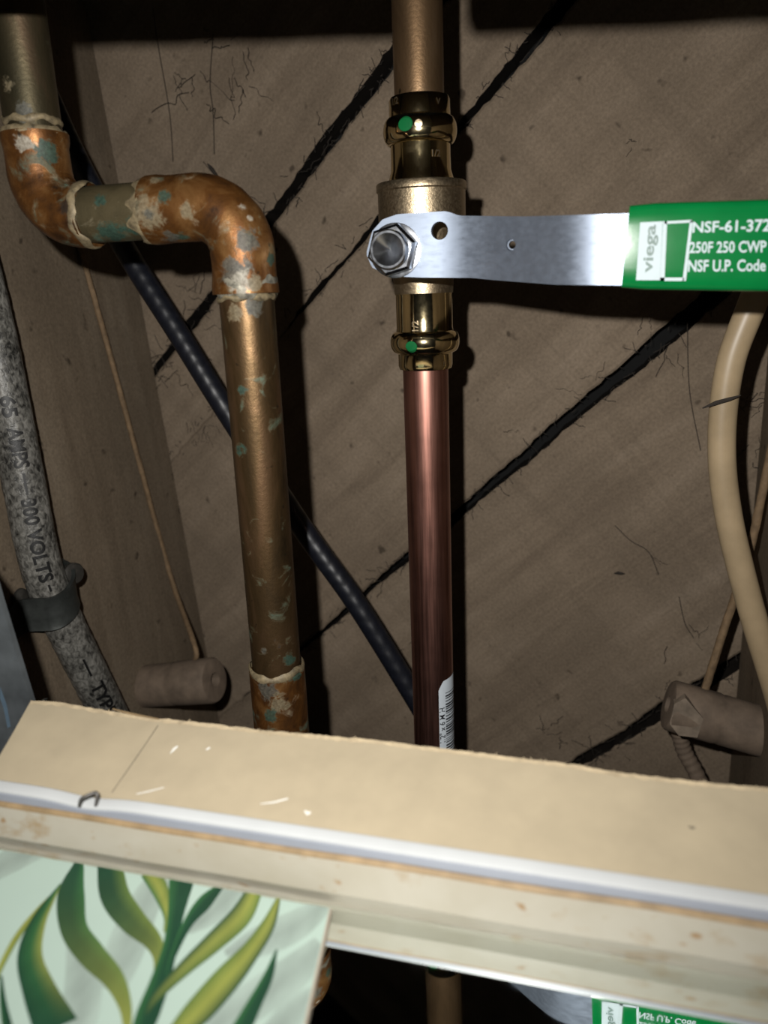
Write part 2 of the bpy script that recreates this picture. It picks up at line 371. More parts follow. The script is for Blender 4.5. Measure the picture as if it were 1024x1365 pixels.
# stains of flux and verdigris on the elbows: spots fixed to the metal
def surf(px, py):
    d = ray(px, py)
    seg = [((XA, ZH + 9), (XA, ZH + 120)), ((XA + 9, ZH), (XB - 9, ZH)), ((XB, ZH - 9), (XB, -240)), ((XA, ZH + 9), (XA + 9, ZH)), ((XB - 9, ZH), (XB, ZH - 9))]
    for t in np.linspace(150, 300, 1500):
        P = d * t
        for (a, b) in seg:
            a3 = np.array([a[0], OY, a[1]]); b3 = np.array([b[0], OY, b[1]]); q = a3 + np.clip((P - a3) @ (b3 - a3) / ((b3 - a3) @ (b3 - a3)), 0, 1) * (b3 - a3)
            if np.linalg.norm(P - q) < RE: return P
    return d * 210
def add_stains(m, lst):
    nt = m.node_tree; b = nt.nodes['Principled BSDF']; tc = N(nt, 'ShaderNodeTexCoord').outputs['Object']
    wob_ = noise(nt, tc, 330, 5, .65, .3); fine = noise(nt, tc, 1100, 3, .6)
    for px, py, rad, c1, c2 in lst:
        P = (surf(px, py) - WORG[old.name]) * MM
        d = N(nt, 'ShaderNodeVectorMath', operation='DISTANCE'); nt.links.new(tc, d.inputs[0]); d.inputs[1].default_value = tuple(P)
        q = N(nt, 'ShaderNodeMath', operation='DIVIDE'); nt.links.new(d.outputs['Value'], q.inputs[0]); q.inputs[1].default_value = rad * MM
        k = N(nt, 'ShaderNodeMath', operation='MULTIPLY_ADD'); nt.links.new(wob_, k.inputs[0]); k.inputs[1].default_value = 2.6; nt.links.new(q.outputs[0], k.inputs[2])
        f = ramp(nt, k.outputs[0], [(0, g(1.)), (1, g(0.))]); rp = f.node; mr = N(nt, 'ShaderNodeMapRange'); nt.links.new(k.outputs[0], mr.inputs[0])
        mr.inputs[1].default_value = 2.0; mr.inputs[2].default_value = 2.35; mr.inputs[3].default_value = .9; mr.inputs[4].default_value = 0.
        nt.nodes.remove(rp); fac = mr.outputs[0]
        prev = b.inputs['Base Color'].links[0].from_socket; nt.links.new(mix(nt, fac, prev, ramp(nt, fine, [(.3, c1), (.7, c2)])), b.inputs['Base Color'])
        prev = b.inputs['Metallic'].links[0].from_socket; nt.links.new(mix(nt, fac, prev, g(.1)), b.inputs['Metallic'])
        prev = b.inputs['Roughness'].links[0].from_socket; nt.links.new(mix(nt, fac, prev, g(.6)), b.inputs['Roughness'])
GR = ((.008, .028, .02), (.03, .075, .055)); TN = ((.09, .07, .038), (.21, .17, .105)); WH = ((.13, .115, .085), (.36, .33, .27)); BK = ((.008, .006, .004), (.022, .016, .01)); GY_ = ((.03, .03, .024), (.10, .095, .075))
add_stains(M_elbow, [(64, 202, 3.4, *GR), (30, 190, 2.6, *WH), (92, 275, 3.2, *BK), (113, 290, 4.0, *WH), (66, 318, 2.6, *GR), (195, 283, 5.2, *TN), (198, 284, 1.8, *GY_), (241, 316, 2.6, *GR), (228, 316, 3.0, *GY_), (220, 262, 2.0, *GR), (330, 318, 3.2, *GY_), (322, 277, 1.3, *WH), (334, 290, 1.0, *WH),
    (312, 362, 4.4, *GY_), (322, 378, 3.6, *WH), (340, 376, 2.6, *TN), (362, 345, 2.0, *GR), (205, 240, 1.8, *TN), (250, 280, 2.4, *TN), (356, 922, 3.4, *GY_), (372, 938, 3.2, *TN), (396, 897, 3.0, *GR), (360, 955, 3.0, *GR)])
add_stains(M_stub, [(148, 316, 4.4, *GR), (172, 305, 3.2, *GR), (130, 262, 2.4, *GR), (182, 262, 2.4, *TN)])
add_stains(M_oldpipe, [(310, 415, 3.0, *TN), (318, 520, 2.2, *GR), (316, 600, 2.4, *GR), (370, 860, 2.0, *BK), (350, 870, 1.8, *GY_), (390, 880, 2.6, *GR), (340, 410, 3, *GY_)])
add_stains(M_olive, [(30, 150, 3.0, *GY_), (5, 110, 2.2, *TN)])

# ------------------------------------------------------------------ ball valve on the middle line
CX, CY = -60.0, 273.0
def Zf(py, r, px=560): return U(px, py, CY - r)[2]
up = mesh('copper_pipe', revolve([(0, 8.0), (230, 8.0)], (CX, CY, Zf(135, 8)), (0, 0, 1)), M_uppipe); tag(up, 'tarnished copper pipe rising from the top of the brass valve', 'pipe')
val = thing('ball_valve', (CX, CY, Zf(494, 9)), 'brass press-fit ball valve with steel lever and green grip', 'valve')
def press_end(pys, flip=False):
    pr = [(Zf(py, r), r) for py, r in pys]; z0 = pr[0][0]
    return revolve([(z - z0, r) for z, r in pr], (CX, CY, z0), (0, 0, 1), 64), z0
def bead(py, h, rin, rout):
    zc_ = Zf(py, rout); return [(zc_ + h * math.cos(a), rin + (rout - rin) * math.sin(a)) for a in np.linspace(0, math.pi, 14)]
def lathe_z(lst): return revolve([(z, r) for z, r in lst], (CX, CY, 0), (0, 0, 1), 64)
b1 = bead(165, 4.1, 9.9, 12.0); b2 = bead(458, 3.7, 9.9, 12.0)
pe1 = mesh('press_end', lathe_z([(Zf(121, 9), 8.2), (Zf(121, 9), 9.4), (Zf(124, 9.8), 9.85), (Zf(147, 9.9), 9.9)] + b1 + [(Zf(183, 9.7), 9.75), (Zf(200, 9.7), 9.75), (Zf(222, 9.9), 9.9), (Zf(232, 10.4), 10.6), (Zf(240, 10.4), 10.8)]), M_brass, val)
pe2 = mesh('press_end', lathe_z([(Zf(365, 9), 10.0), (Zf(391, 9), 9.9), (Zf(393, 9), 9.7), (Zf(438, 9.3), 9.7)] + b2 + [(Zf(474, 9), 9.5), (Zf(489, 9), 9.45), (Zf(494, 9), 9.0), (Zf(494, 9), 8.1)]), M_brass, val)
mesh('body', lathe_z([(Zf(236, 14), 9), (Zf(236, 14), 14.6), (Zf(238, 14), 14.95), (Zf(247, 14), 14.95), (Zf(249, 14), 14.5), (Zf(252, 14), 14.5), (Zf(300, 14), 14.5), (Zf(322, 13), 14.2), (Zf(345, 11), 12.4), (Zf(358, 11), 10.9), (Zf(374, 10), 10.2), (Zf(378, 10), 10.2), (Zf(391, 10), 10.0), (Zf(392, 10), 8)]), M_bronze, val)
# embossed marks, green dots and a highlight disc on the beads
def patch_on(pxl, r, rout, mat, nm, par, lift=.25):
    v, f = prism([U(px, py, CY - r) * 1.0 for px, py in pxl], (0, -.01, 0))
    return None
def dot(px, py, rad_px, R0, mat, nm, par, ry=None):
    # small domed disc on the cylinder of radius R0 about the valve axis
    d = ray(px, py); t = None
    for tt in np.linspace(200, 330, 2600):
        P = d * tt
        if math.hypot(P[0] - CX, P[1] - CY) < R0: t = tt; break
    if t is None: return
    P = d * t; a0 = math.atan2(P[1] - CY, P[0] - CX); sc = 4.1; rx = rad_px / sc; rz = (ry or rad_px) / sc; V = [(CX + (R0 + .25) * math.cos(a0), CY + (R0 + .25) * math.sin(a0), P[2])]; Fc = []; m = 20
    for ring, rr0 in ((.7, R0 + .2), (1., R0 - .5)):
        for k in range(m):
            a = 2 * math.pi * k / m; aa = a0 + ring * rx * math.cos(a) / R0; z = P[2] + ring * rz * math.sin(a)
            bulge = max(0, 1 - ((z - P[2]) / 4.2) ** 2) ** .5 if R0 > 11 else 1
            V.append((CX + (rr0 - (1 - bulge) * 2) * math.cos(aa), CY + (rr0 - (1 - bulge) * 2) * math.sin(aa), z))
    for k in range(m): Fc.append([0, 1 + k, 1 + (k + 1) % m]); Fc.append([1 + k, 1 + m + k, 1 + m + (k + 1) % m, 1 + (k + 1) % m])
    mesh(nm, (V, Fc), mat, par)
dot(540, 165, 13, 12.0, M_dotgreen, 'green_dot', pe1, 11); dot(548, 461, 11, 12.0, M_dotgreen, 'green_dot', pe2, 9)
dot(558, 164, 7, 12.0, M_bronze, 'bead_highlight_disc', pe1, 7)  # bronze disc added in place of the highlight on the upper bead
def emboss(s, px, py, hpx, R0, par, vertical=False):
    v, f = text_vf(s, .02); d = ray(px, py)
    for tt in np.linspace(200, 330, 2600):
        P = d * tt
        if math.hypot(P[0] - CX, P[1] - CY) < R0: break
    a0 = math.atan2(P[1] - CY, P[0] - CX); k = hpx / 4.1 / .7; out = []; V = np.array(v)[:, :2] * k; V -= V.mean(0)
    if vertical: V = np.stack([V[:, 1] * -1, V[:, 0]], 1) * np.array([1, 1])
    for lay in (0.16,):
        for x, y in V: aa = a0 + x / R0; out.append((CX + (R0 + lay) * math.cos(aa), CY + (R0 + lay) * math.sin(aa), P[2] + y))
    mesh('embossed_mark', (out, f), M_bronze, par, smooth=False)
emboss('1/2', 583, 203, 8, 9.85, pe1); emboss('1/2', 528, 133, 8, 9.9, pe1); emboss('V', 584, 133, 7, 9.9, pe1)
emboss('1/2', 553, 432, 9, 9.72, pe2, True); emboss('II', 592, 484, 6, 9.5, pe2)
# lever
LY = 241.0; TH = 2.4
def top_px(x): return float(np.interp(x, [489, 496, 510, 530, 560, 596, 604, 612, 700, 838, 1100], [335, 308, 292, 285, 283, 281, 284, 287, 288, 284, 276]))
def bot_px(x): return float(np.interp(x, [489, 496, 510, 530, 560, 630, 660, 740, 838, 1100], [340, 356, 363, 368, 369.5, 370, 373, 379, 380, 383]))
LEVC = catmull([(480, LY, 0), (560, LY, 0), (600, LY - .1, 0), (625, LY - 1.1, 0), (655, LY - 4.0, 0), (695, LY - 10.4, 0), (730, LY - 16.3, 0), (762, LY - 20.6, 0), (800, LY - 22.6, 0), (840, LY - 22.8, 0), (900, LY - 22.8, 0), (1300, LY - 22.8, 0)], 16)
def lev_y(x): return float(np.interp(x, LEVC[:, 0], LEVC[:, 1]))
def lev_y_coarse(x): return float(np.interp(x, [480, 600, 625, 660, 700, 735, 755, 780, 1300], [LY, LY, LY - .6, LY - 4.5, LY - 12.5, LY - 19.5, LY - 22, LY - 22.8, LY - 22.8]))
xs = list(np.linspace(489, 512, 10)) + list(np.linspace(516, 600, 14)) + list(np.linspace(604, 800, 34)) + [838, 900, 1000, 1100]
bmv = []; rows = []
NV = 9
for x in xs:
    yv = lev_y(x); t_, b_ = U(x, top_px(x), yv), U(x, bot_px(x), yv); rows.append([t_ + (b_ - t_) * j / (NV - 1) for j in range(NV)])
V = []; Fc = []; nx = len(xs)
for lay in (0, TH):
    for r_ in rows:
        for p in r_: V.append(p + np.array([0, lay, 0]))
off = nx * NV
hole_c = U(586, 307, LY); 
def idx(l, i, j): return l * off + i * NV + j
for i in range(nx - 1):
    for j in range(NV - 1):
        Fc.append([idx(0, i, j), idx(0, i + 1, j), idx(0, i + 1, j + 1), idx(0, i, j + 1)])
        Fc.append([idx(1, i, j), idx(1, i, j + 1), idx(1, i + 1, j + 1), idx(1, i + 1, j)])
    for j in (0, NV - 1): Fc.append([idx(0, i, j), idx(1, i, j), idx(1, i + 1, j), idx(0, i + 1, j)])
for i in (0, nx - 1):
    for j in range(NV - 1): Fc.append([idx(0, i, j), idx(0, i, j + 1), idx(1, i, j + 1), idx(1, i, j)])
lever = mesh('lever', (V, Fc), M_steel, val, angle=35)
# drill the round hole and the small dimple through the lever with boolean cutters that are then removed
def cutter(px, py, y, r, rz=None):
    c = U(px, py, y); return mesh('cutter', revolve([(-8, r), (8, r)], c, (0, 1, 0), 32), M_steel)
for px, py, y, r in ((586, 307, LY, 2.55), (683, 326, lev_y(683), 1.05)):
    cu = cutter(px, py, y, r); md = lever.modifiers.new('hole', 'BOOLEAN'); md.object = cu; md.operation = 'DIFFERENCE'; md.solver = 'EXACT'
    dg = bpy.context.evaluated_depsgraph_get(); dg.update(); nm = bpy.data.meshes.new_from_object(lever.evaluated_get(dg)); lever.modifiers.clear(); lever.data = nm
    bpy.data.objects.remove(cu)
lever.data.name = 'lever'; lever.data.set_sharp_from_angle(angle=math.radians(35))
cdim = U(683, 326, lev_y(683)); mesh('punched_rim', revolve([(0, 1.0), (-.35, 1.1), (-.35, 1.4), (.5, 1.7)], cdim, (-.35, 1, 0), 24, cap=False), M_steel, val)
# nut and stem
nc = U(522, 333, LY - 4)
NX, NZ = nc[0] + .3, nc[2]
def hexprism(r, y0, y1):
    V = []; Fc = []; prof = [(y0, r), (y1 + .9, r), (y1, r * .88)]; rot = math.radians(14)
    for (y, rr) in prof:
        for k in range(6): a = rot + k * math.pi / 3; V.append((NX + rr * math.cos(a), y, NZ + rr * math.sin(a)))
    n0 = len(V)
    for k in range(6): a = rot + k * math.pi / 3; V.append((NX + r * .62 * math.cos(a), y1, NZ + r * .62 * math.sin(a)))
    for i in range(3):
        for k in range(6): Fc.append([i * 6 + k, i * 6 + (k + 1) % 6, i * 6 + 6 + (k + 1) % 6, i * 6 + 6 + k])
    Fc.append([n0 + k for k in range(6)]); Fc.append(list(range(6))); return V, Fc
nut = mesh('stem_nut', hexprism(7.6, LY, LY - 6.2), M_nut, val, angle=20)
mesh('washer', revolve([(0, 7.9), (-.9, 7.9), (-1.0, 7.6), (-1.0, 4)], (NX, LY, NZ), (0, 1, 0), 40), M_nut, val)
mesh('stem', revolve([(0, 5.6), (-8.6, 5.6), (-9.3, 5.2), (-9.3, 4.6), (-6.3, .3)], (NX, LY, NZ), (0, 1, 0), 48, cap=False), M_nut, val, angle=30)
mesh('stem_post', revolve([(0, 6), (22, 6)], (NX, LY + 1, NZ), (0, 1, 0), 32), M_bronze, val)
# green grip: rounded sleeve
GY = lev_y(900) - 1.3
pL_t, pL_b = U(838, 270.5, GY), U(830, 385, GY); pR_t, pR_b = U(1024, 264.5, GY), U(1024, 388, GY)
V = []; Fc = []; m = 32; ng = 14; xs_g = np.linspace(0, 1, ng)
slope_t = (pR_t[2] - pL_t[2]) / (pR_t[0] - pL_t[0]); slope_b = (pR_b[2] - pL_b[2]) / (pR_b[0] - pL_b[0])
GX0 = U(834, 330, GY)[0]; GX1 = GX0 + 78
for i, s in enumerate(xs_g):
    x = GX0 + (GX1 - GX0) * s; zt = pL_t[2] + slope_t * (x - pL_t[0]); zb = pL_b[2] + slope_b * (x - pL_b[0]); hz = (zt - zb) / 2; cz_ = (zt + zb) / 2
    sq = 1.0
    if i == 0: sq = .96
    if i == ng - 1: sq = .8
    for k in range(m):
        a = 2 * math.pi * k / m; ca, sa = math.cos(a), math.sin(a); e = .42
        yy = GY + 2.5 - 3.1 * sq * math.copysign(abs(ca) ** e, ca); zz = cz_ + hz * sq * math.copysign(abs(sa) ** e, sa)
        V.append((x - (zz - cz_) * -.06 * 1.0, yy, zz))
for i in range(ng - 1):
    for k in range(m): Fc.append([i * m + k, i * m + (k + 1) % m, (i + 1) * m + (k + 1) % m, (i + 1) * m + k])
Fc += [list(range(m))[::-1], [(ng - 1) * m + k for k in range(m)]]
grip = mesh('lever_grip', (V, Fc), M_grip, val, angle=50)
PY = GY + 2.5 - 3.1 - .06
def printed(nm, polys, mat, th=.05):
    mesh(nm, join(*[prism([U(px, py, PY) for px, py in pl], (0, th, 0)) for pl in polys]), mat, grip, smooth=False)
printed('printed_logo_box', [[(853.5, 296), (883.5, 294.5), (880, 373), (848, 373)]], M_white)
printed('printed_logo_border', [[(886, 294.5), (924, 292.5), (923.6, 296), (886, 298)], [(920, 294), (924, 292.5), (914.5, 374), (910, 374)], [(880, 369.5), (912, 369.5), (912, 374), (880, 374)], [(884, 294.5), (889.5, 294.3), (886, 374), (880, 374)]], M_white)
def print_text(s, quad, mat, nm, lift=0., bold=.012):
    """quad px: baseline start, baseline end, top end, top start"""
    v, f = text_vf(s, bold); v = np.array(v)[:, :2]; mn, mx = v.min(0), v.max(0); mn[1] = min(0, mn[1]) if False else mn[1]
    uv = (v - mn) / (mx - mn); q = [U(px, py, PY - lift) for px, py in quad]
    out = [(1 - a) * (1 - b) * q[0] + a * (1 - b) * q[1] + a * b * q[2] + (1 - a) * b * q[3] for a, b in uv]
    mesh(nm, (out, f), mat, grip, smooth=False)
M_logo = simple('logo_grey_lettering', (.10, .16, .14), .5, bmp=0)
print_text('viega', [(874, 363), (879.5, 299), (861, 299), (856.5, 363)], M_logo, 'printed_logo_lettering', .04, .022)
print_text('NSF-61-372', [(923, 310), (1027, 308), (1028, 291), (924, 295)], M_white, 'printed_lettering', 0, .02)
print_text('250F 250 CWP', [(919, 337), (1022, 336), (1022, 320), (920, 322)], M_white, 'printed_lettering', 0, .02)
print_text('NSF U.P. Code', [(917, 362), (1021, 361), (1021, 345), (918, 346)], M_white, 'printed_lettering', 0, .02)

# ------------------------------------------------------------------ new copper pipe with sticker
zt = Zf(480, 8)
new = mesh('copper_pipe', revolve([(-190, 7.95), (0, 7.95)], (CX, CY, zt), (0, 0, 1), 64), M_newcu); tag(new, 'shiny new pinkish copper pipe below the valve with a white sticker', 'pipe')
def on_pipe(px, py, R0):
    d = ray(px, py); tt = None; a = d[0] ** 2 + d[1] ** 2; b = -2 * (d[0] * CX + d[1] * CY); c = CX * CX + CY * CY - R0 * R0; disc = b * b - 4 * a * c
    t = (-b - math.sqrt(max(disc, 0))) / (2 * a); P = d * t; return math.atan2(P[1] - CY, P[0] - CX), P[2]
RS = 8.05
aL, zS = on_pipe(585, 930, RS); zTop = on_pipe(592, 908, RS)[1]; V = []; Fc = []; na, nz_ = 14, 16; zB = zTop - 42
for i in range(na + 1):
    a = aL + (1.25) * i / na
    ztop = zTop - 3.4 * max(0, 1 - i / 3.2) ** 1.4 + 1.3 * i / na
    for j in range(nz_ + 1): V.append((CX + RS * math.cos(a), CY + RS * math.sin(a), ztop + (zB - ztop) * j / nz_))
for i in range(na):
    for j in range(nz_): Fc.append([i * (nz_ + 1) + j, (i + 1) * (nz_ + 1) + j, (i + 1) * (nz_ + 1) + j + 1, i * (nz_ + 1) + j + 1])
stick = mesh('sticker', (V, Fc), M_sticker, new)
# bar code lines and lettering
Q = []; rr = random.Random(3); z = zTop - 5.0; RB = RS + .05
while z > zB + 1:
    h = rr.choice([.3, .45, .7]); a0, a1 = aL + .36, aL + 1.15; k = 8; V = []; 
    for i in range(k + 1):
        a = a0 + (a1 - a0) * i / k
        for dz in (0, -h): V.append((CX + RB * math.cos(a), CY + RB * math.sin(a), z + dz))
    Q.append((V, [[2 * i, 2 * i + 1, 2 * i + 3, 2 * i + 2] for i in range(k)])); z -= h + rr.choice([.35, .5, .8])
mesh('bar_code', join(*Q), M_ink, stick, smooth=False)
v, f = text_vf('1/2" x 6 M H', .015); v = np.array(v); s = 2.3 / .72; out = []
zs_ = zTop - 11 - v[:, 0].max() * s * .95
for x, y, _ in v:
    a = aL + .30 - (y * s) / RS; out.append((CX + RB * math.cos(a), CY + RB * math.sin(a), zs_ + x * s * .95))
mesh('sticker_lettering', (out, f), M_ink, stick, smooth=False)

# ------------------------------------------------------------------ cables
XC = -219.5
cpx = [(-62, 250), (-32, 350), (-5, 460), (26, 613), (53, 747), (80, 818), (110, 880), (145, 950), (190, 1040)]
RC = 8.2; cpath = catmull([US(px, py, RC + .6) for px, py in cpx], 26)
cab = mesh('armoured_cable', tube(cpath, RC, 32, rfun=lambda i, k: 1 + .03 * mnoise.noise((i * .3, k * .8, 1)) + .02 * mnoise.noise((i * .9, k * 1.7, 5))), M_cable)
tag(cab, 'black and silver cloth cable lettered 65 AMPS 300 VOLTS on left stud', 'cable')
pp = np.array([proj(p) for p in cpath]); sl = np.concatenate([[0], np.cumsum(np.linalg.norm(np.diff(cpath, axis=0), axis=1))])
def s_at(py): return float(np.interp(py, pp[:, 1], sl))
def cable_text(s, y0, y1, hgt, shift=0.):
    v, f = text_vf(s, .03, 0, True); v = np.array(v); mn, mx = v.min(0), v.max(0); s0, s1 = s_at(y0), s_at(y1); out = []
    for x, y, _ in v:
        ss = s0 + (x - mn[0]) / (mx[0] - mn[0]) * (s1 - s0); P = np.array([np.interp(ss, sl, cpath[:, i]) for i in range(3)])
        P2 = np.array([np.interp(ss + 1, sl, cpath[:, i]) for i in range(3)]); T = P2 - P; T /= np.linalg.norm(T)
        n = -P / np.linalg.norm(P); n = n - T * (n @ T); n /= np.linalg.norm(n); S = np.cross(n, T)
        th = ((y - mn[1]) / (mx[1] - mn[1]) - .5) * hgt / RC + shift; out.append(P + (RC + .85) * (math.cos(th) * n + math.sin(th) * S))
    mesh('lettering', (out, f), M_letter, cab, smooth=False)
cable_text('65', 527, 555, 5.4); cable_text('AMPS', 568, 621, 5.4, .05)
cable_text('300 VOLTS', 662, 766, 5.4, .05); cable_text('TYPE', 898, 940, 5.4, .1)
def dash(y0, y1):
    v = np.array([(0, 0, 0), (1, 0, 0), (1, 1, 0), (0, 1, 0)], float); out = []
    n = 8; Q = []; 
    for i in range(n + 1):
        ss = s_at(y0) + (s_at(y1) - s_at(y0)) * i / n; P = np.array([np.interp(ss, sl, cpath[:, k]) for k in range(3)]); P2 = np.array([np.interp(ss + 1, sl, cpath[:, k]) for k in range(3)])
        T = P2 - P; T /= np.linalg.norm(T); nn = -P / np.linalg.norm(P); nn = nn - T * (nn @ T); nn /= np.linalg.norm(nn); S = np.cross(nn, T)
        for th in (0.0, .1): Q.append(P + (RC + .85) * (math.cos(th) * nn + math.sin(th) * S))
    mesh('lettering', (Q, [[2 * i, 2 * i + 1, 2 * i + 3, 2 * i + 2] for i in range(n)]), M_letter, cab, smooth=False)
dash(628, 656); dash(770, 778); dash(866, 888)
# strap holding the cable, with its nail
sc_ = np.array([np.interp(s_at(791), sl, cpath[:, i]) for i in range(3)]); XF = lean(sc_[2]) + .3; ra = RC + .9
pth = [(XF + .8, sc_[1] - 46), (XF + .6, sc_[1] - 32), (XF + .8, sc_[1] - 20), (XF + 3.2, sc_[1] - 12.5)]
for t in np.linspace(math.radians(165), math.radians(0), 12): pth.append((sc_[0] + ra * math.sin(t), sc_[1] + ra * math.cos(t)))
pth += [(XF + 3, sc_[1] + 10.4), (XF + .6, sc_[1] + 12)]
pth = catmull([(p[0], p[1], 0) for p in pth], 4); V = []; Fc = []; cxs = np.linspace(-7.0, 7.0, 7)
Tn = np.gradient(pth, axis=0); Tn /= np.linalg.norm(Tn, axis=1)[:, None]
for lay in (0, 1.1):
    for i, p in enumerate(pth):
        nn = np.array([Tn[i][1], -Tn[i][0], 0])
        for z in cxs:
            q = lay + (.5 if (lay and abs(z) > 6) else 0)
            V.append((p[0] + nn[0] * q, p[1] + nn[1] * q, sc_[2] + z + .52 * (p[1] - sc_[1]) - .25 * (p[0] - sc_[0])))
n1 = len(pth); k1 = len(cxs); o1 = n1 * k1
for i in range(n1 - 1):
    for j in range(k1 - 1):
        Fc.append([i * k1 + j, i * k1 + j + 1, (i + 1) * k1 + j + 1, (i + 1) * k1 + j]); Fc.append([o1 + i * k1 + j, o1 + (i + 1) * k1 + j, o1 + (i + 1) * k1 + j + 1, o1 + i * k1 + j + 1])
    for j in (0, k1 - 1): Fc.append([i * k1 + j, (i + 1) * k1 + j, o1 + (i + 1) * k1 + j, o1 + i * k1 + j])
for i in (0, n1 - 1):
    for j in range(k1 - 1): Fc.append([i * k1 + j, i * k1 + j + 1, o1 + i * k1 + j + 1, o1 + i * k1 + j])
strap = thing('cable_strap', (-229, sc_[1], sc_[2] - 8), 'dark metal strap clamping the lettered cable to the stud', 'strap')
mesh('band', (V, Fc), M_strap, strap, angle=45)
tabc = US(30, 797, 2.4); mesh('fixing_nail', revolve([(0, 4.2), (1.2, 4.0), (1.9, 2.6), (2.1, .2)], (tabc[0] - 1.2, tabc[1], tabc[2]), (1, 0, 0), 24), M_nail, strap)
nh = US(98, 764, 15); nail = mesh('nail', join(revolve([(-17, 2.2), (0, 2.2)], nh, (1, 0, 0), 20), revolve([(-1.8, 3.6), (-1.4, 4.6), (.6, 4.7), (1.6, 3.9), (2.0, 1.8), (2.1, .1)], nh, (1, -.35, .1), 28)), M_nail)
tag(nail, 'round dull nail head sticking out of the stud above the strap', 'nail')
# black braided cable running diagonally behind the pipes
hp = [(60, 120), (103, 213), (166, 330), (236, 441), (303, 549), (401, 700), (474, 802), (551, 926), (600, 1010)]
hpath = catmull([U(px, py, 318 + 0 * i) for i, (px, py) in enumerate(hp)], 64)
hose = mesh('black_cable', tube(hpath, 4.9, 24, rfun=lambda i, k: 1 + .010 * math.sin(k * math.pi / 4 + i * .7) + .010 * math.sin(-k * math.pi / 4 + i * .7)), M_hose)
tag(hose, 'black braided cable slanting across the cavity behind the copper pipes', 'cable')
# beige cable at right
bp = [(1060, 290), (1022, 360), (997, 420), (975, 480), (964, 550), (963, 620), (972, 690), (988, 760), (1007, 830), (1030, 905), (1060, 1010)]
bpath = catmull([U(px, py, 305) for px, py in bp], 12)
bei = mesh('beige_cable', tube(bpath, 4.9, 28, flat=.85), M_beige); tag(bei, 'beige plastic cable bowing down the right side of the cavity', 'cable')
# porcelain tubes through the studs with cloth wires
def porcelain(c0, c1, r, label, flip):
    c0 = np.array(c0); c1 = np.array(c1); A = c1 - c0; Ln = np.linalg.norm(A)
    t = thing('porcelain_tube', (c0 + c1) / 2 - np.array([0, 0, r]), label, 'insulator', 'porcelain tubes through the studs')
    prof = [(0, r * .9), (.8, r), (Ln * .52, r), (Ln * .55, r * .985), (Ln * .58, r * 1.03), (Ln - 1.6, r * 1.03), (Ln - .4, r * .96), (Ln, r * .82), (Ln, r * .34), (Ln - 5, r * .3)]
    b = mesh('tube', revolve(prof, c0, A, 40, nz=lambda i, a, s: .25 * mnoise.noise((math.cos(a) * 2, math.sin(a) * 2, s * .2))), M_ceram, t)
    return t, A / Ln
p0 = US(196, 914, 0); p1 = U(287, 906, p0[1] - 2); RT = 30 / F * (R.T @ p1)[2]; tl, _ = porcelain(p0 + (p0 - p1) * .2, p1, RT * .98, 'dusty porcelain tube poking out of the left stud near the ledge', 0)
q0, q1 = U(1028, 978, 330), U(890, 938, 328); tr_, _ = porcelain(q0 + (q0 - q1) * .1, q1, 10.8, 'dusty porcelain tube with chipped end on the right below the beige cable', 1)
def shard():
    poly = [(893, 965), (899, 938), (914, 930), (926, 944), (938, 958), (930, 983), (905, 980)]
    P = [U(px, py, 317.5) for px, py in poly]; return prism(P, (0, 4, 0))
mesh('chipped_face', shard(), M_chip, tr_, smooth=False)
wl_p = [US(px, py, 1.8) for px, py in ((96, 290), (116, 362), (150, 485), (192, 640), (228, 770))] + [p1 + (p0 - p1) * .30 + np.array([0, 4, RT + 8]), p1 + (p0 - p1) * .28 + np.array([0, 2, RT - 1])]
wire1 = mesh('cloth_wire', tube(catmull(wl_p, 12), 1.35, 10, jit=.08), M_wire); tag(wire1, 'thin tan cloth wire running down the left stud into the porcelain tube', 'wire', 'old cloth-covered wires')
wr_p = [U(1045, 520, 340), U(1020, 640, 338), U(998, 740, 336), U(968, 830, 334), U(942, 912, 332), U(936, 932, 331)]
wire2 = mesh('cloth_wire', tube(catmull(wr_p, 12), 1.75, 10, jit=.06), M_wire); tag(wire2, 'thin tan cloth wire passing behind the beige cable to the right porcelain tube', 'wire', 'old cloth-covered wires')
wire3 = mesh('cloth_wire', tube(catmull([U(905, 975, 345), U(912, 1000, 345), U(928, 1030, 344), U(945, 1070, 343), U(955, 1110, 342)], 14), 3.6, 14, rfun=lambda i, k: 1 + .06 * math.sin(i * 1.6)), M_ceram)
tag(wire3, 'ribbed dusty wire hanging down below the right porcelain tube', 'wire', 'old cloth-covered wires')

# ------------------------------------------------------------------ ledge, white strip, enamel rim, mirror
TL = math.tan(math.radians(8)); LZ, LYN = -104.8, 127.6
def UL(px, py, h=0.):                   # onto the sloping top of the ledge
    d = ray(px, py); t = (LZ + h - LYN * TL) / (d[2] - d[1] * TL); return d * t
far = [(40, 935), (75, 937), (110, 943), (150, 950), (200, 958), (280, 966), (350, 975), (420, 981), (500, 988), (560, 996), (620, 1003), (690, 1012), (760, 1020), (820, 1031), (870, 1037), (960, 1047), (1024, 1052), (1130, 1066)]
fx = np.arange(40, 1130, 5.); fy = np.interp(fx, [p[0] for p in far], [p[1] for p in far]); rj = random.Random(5)
farp = [UL(x, y + 1.2 * mnoise.noise((x * .06, 1, 0)) + 1.3 * mnoise.noise((x * .3, 3, 0))) for x, y in zip(fx, fy)]
nearp = [UL(px, 1038.5 + px * .1515) for px in (1130, 900, 700, 500, 300, 150, 60, -12)]
ledge = thing('drywall_ledge', ((farp[0] + nearp[0]) / 2) - np.array([0, 0, 12]), 'tan paper-faced drywall ledge with a torn back edge and pencil line', 'drywall')
mesh('board', prism(farp + nearp + [UL(-6, 1016), UL(18, 975)], (0, 0, -10)), M_card, ledge, smooth=False)
V = []; Fc = []
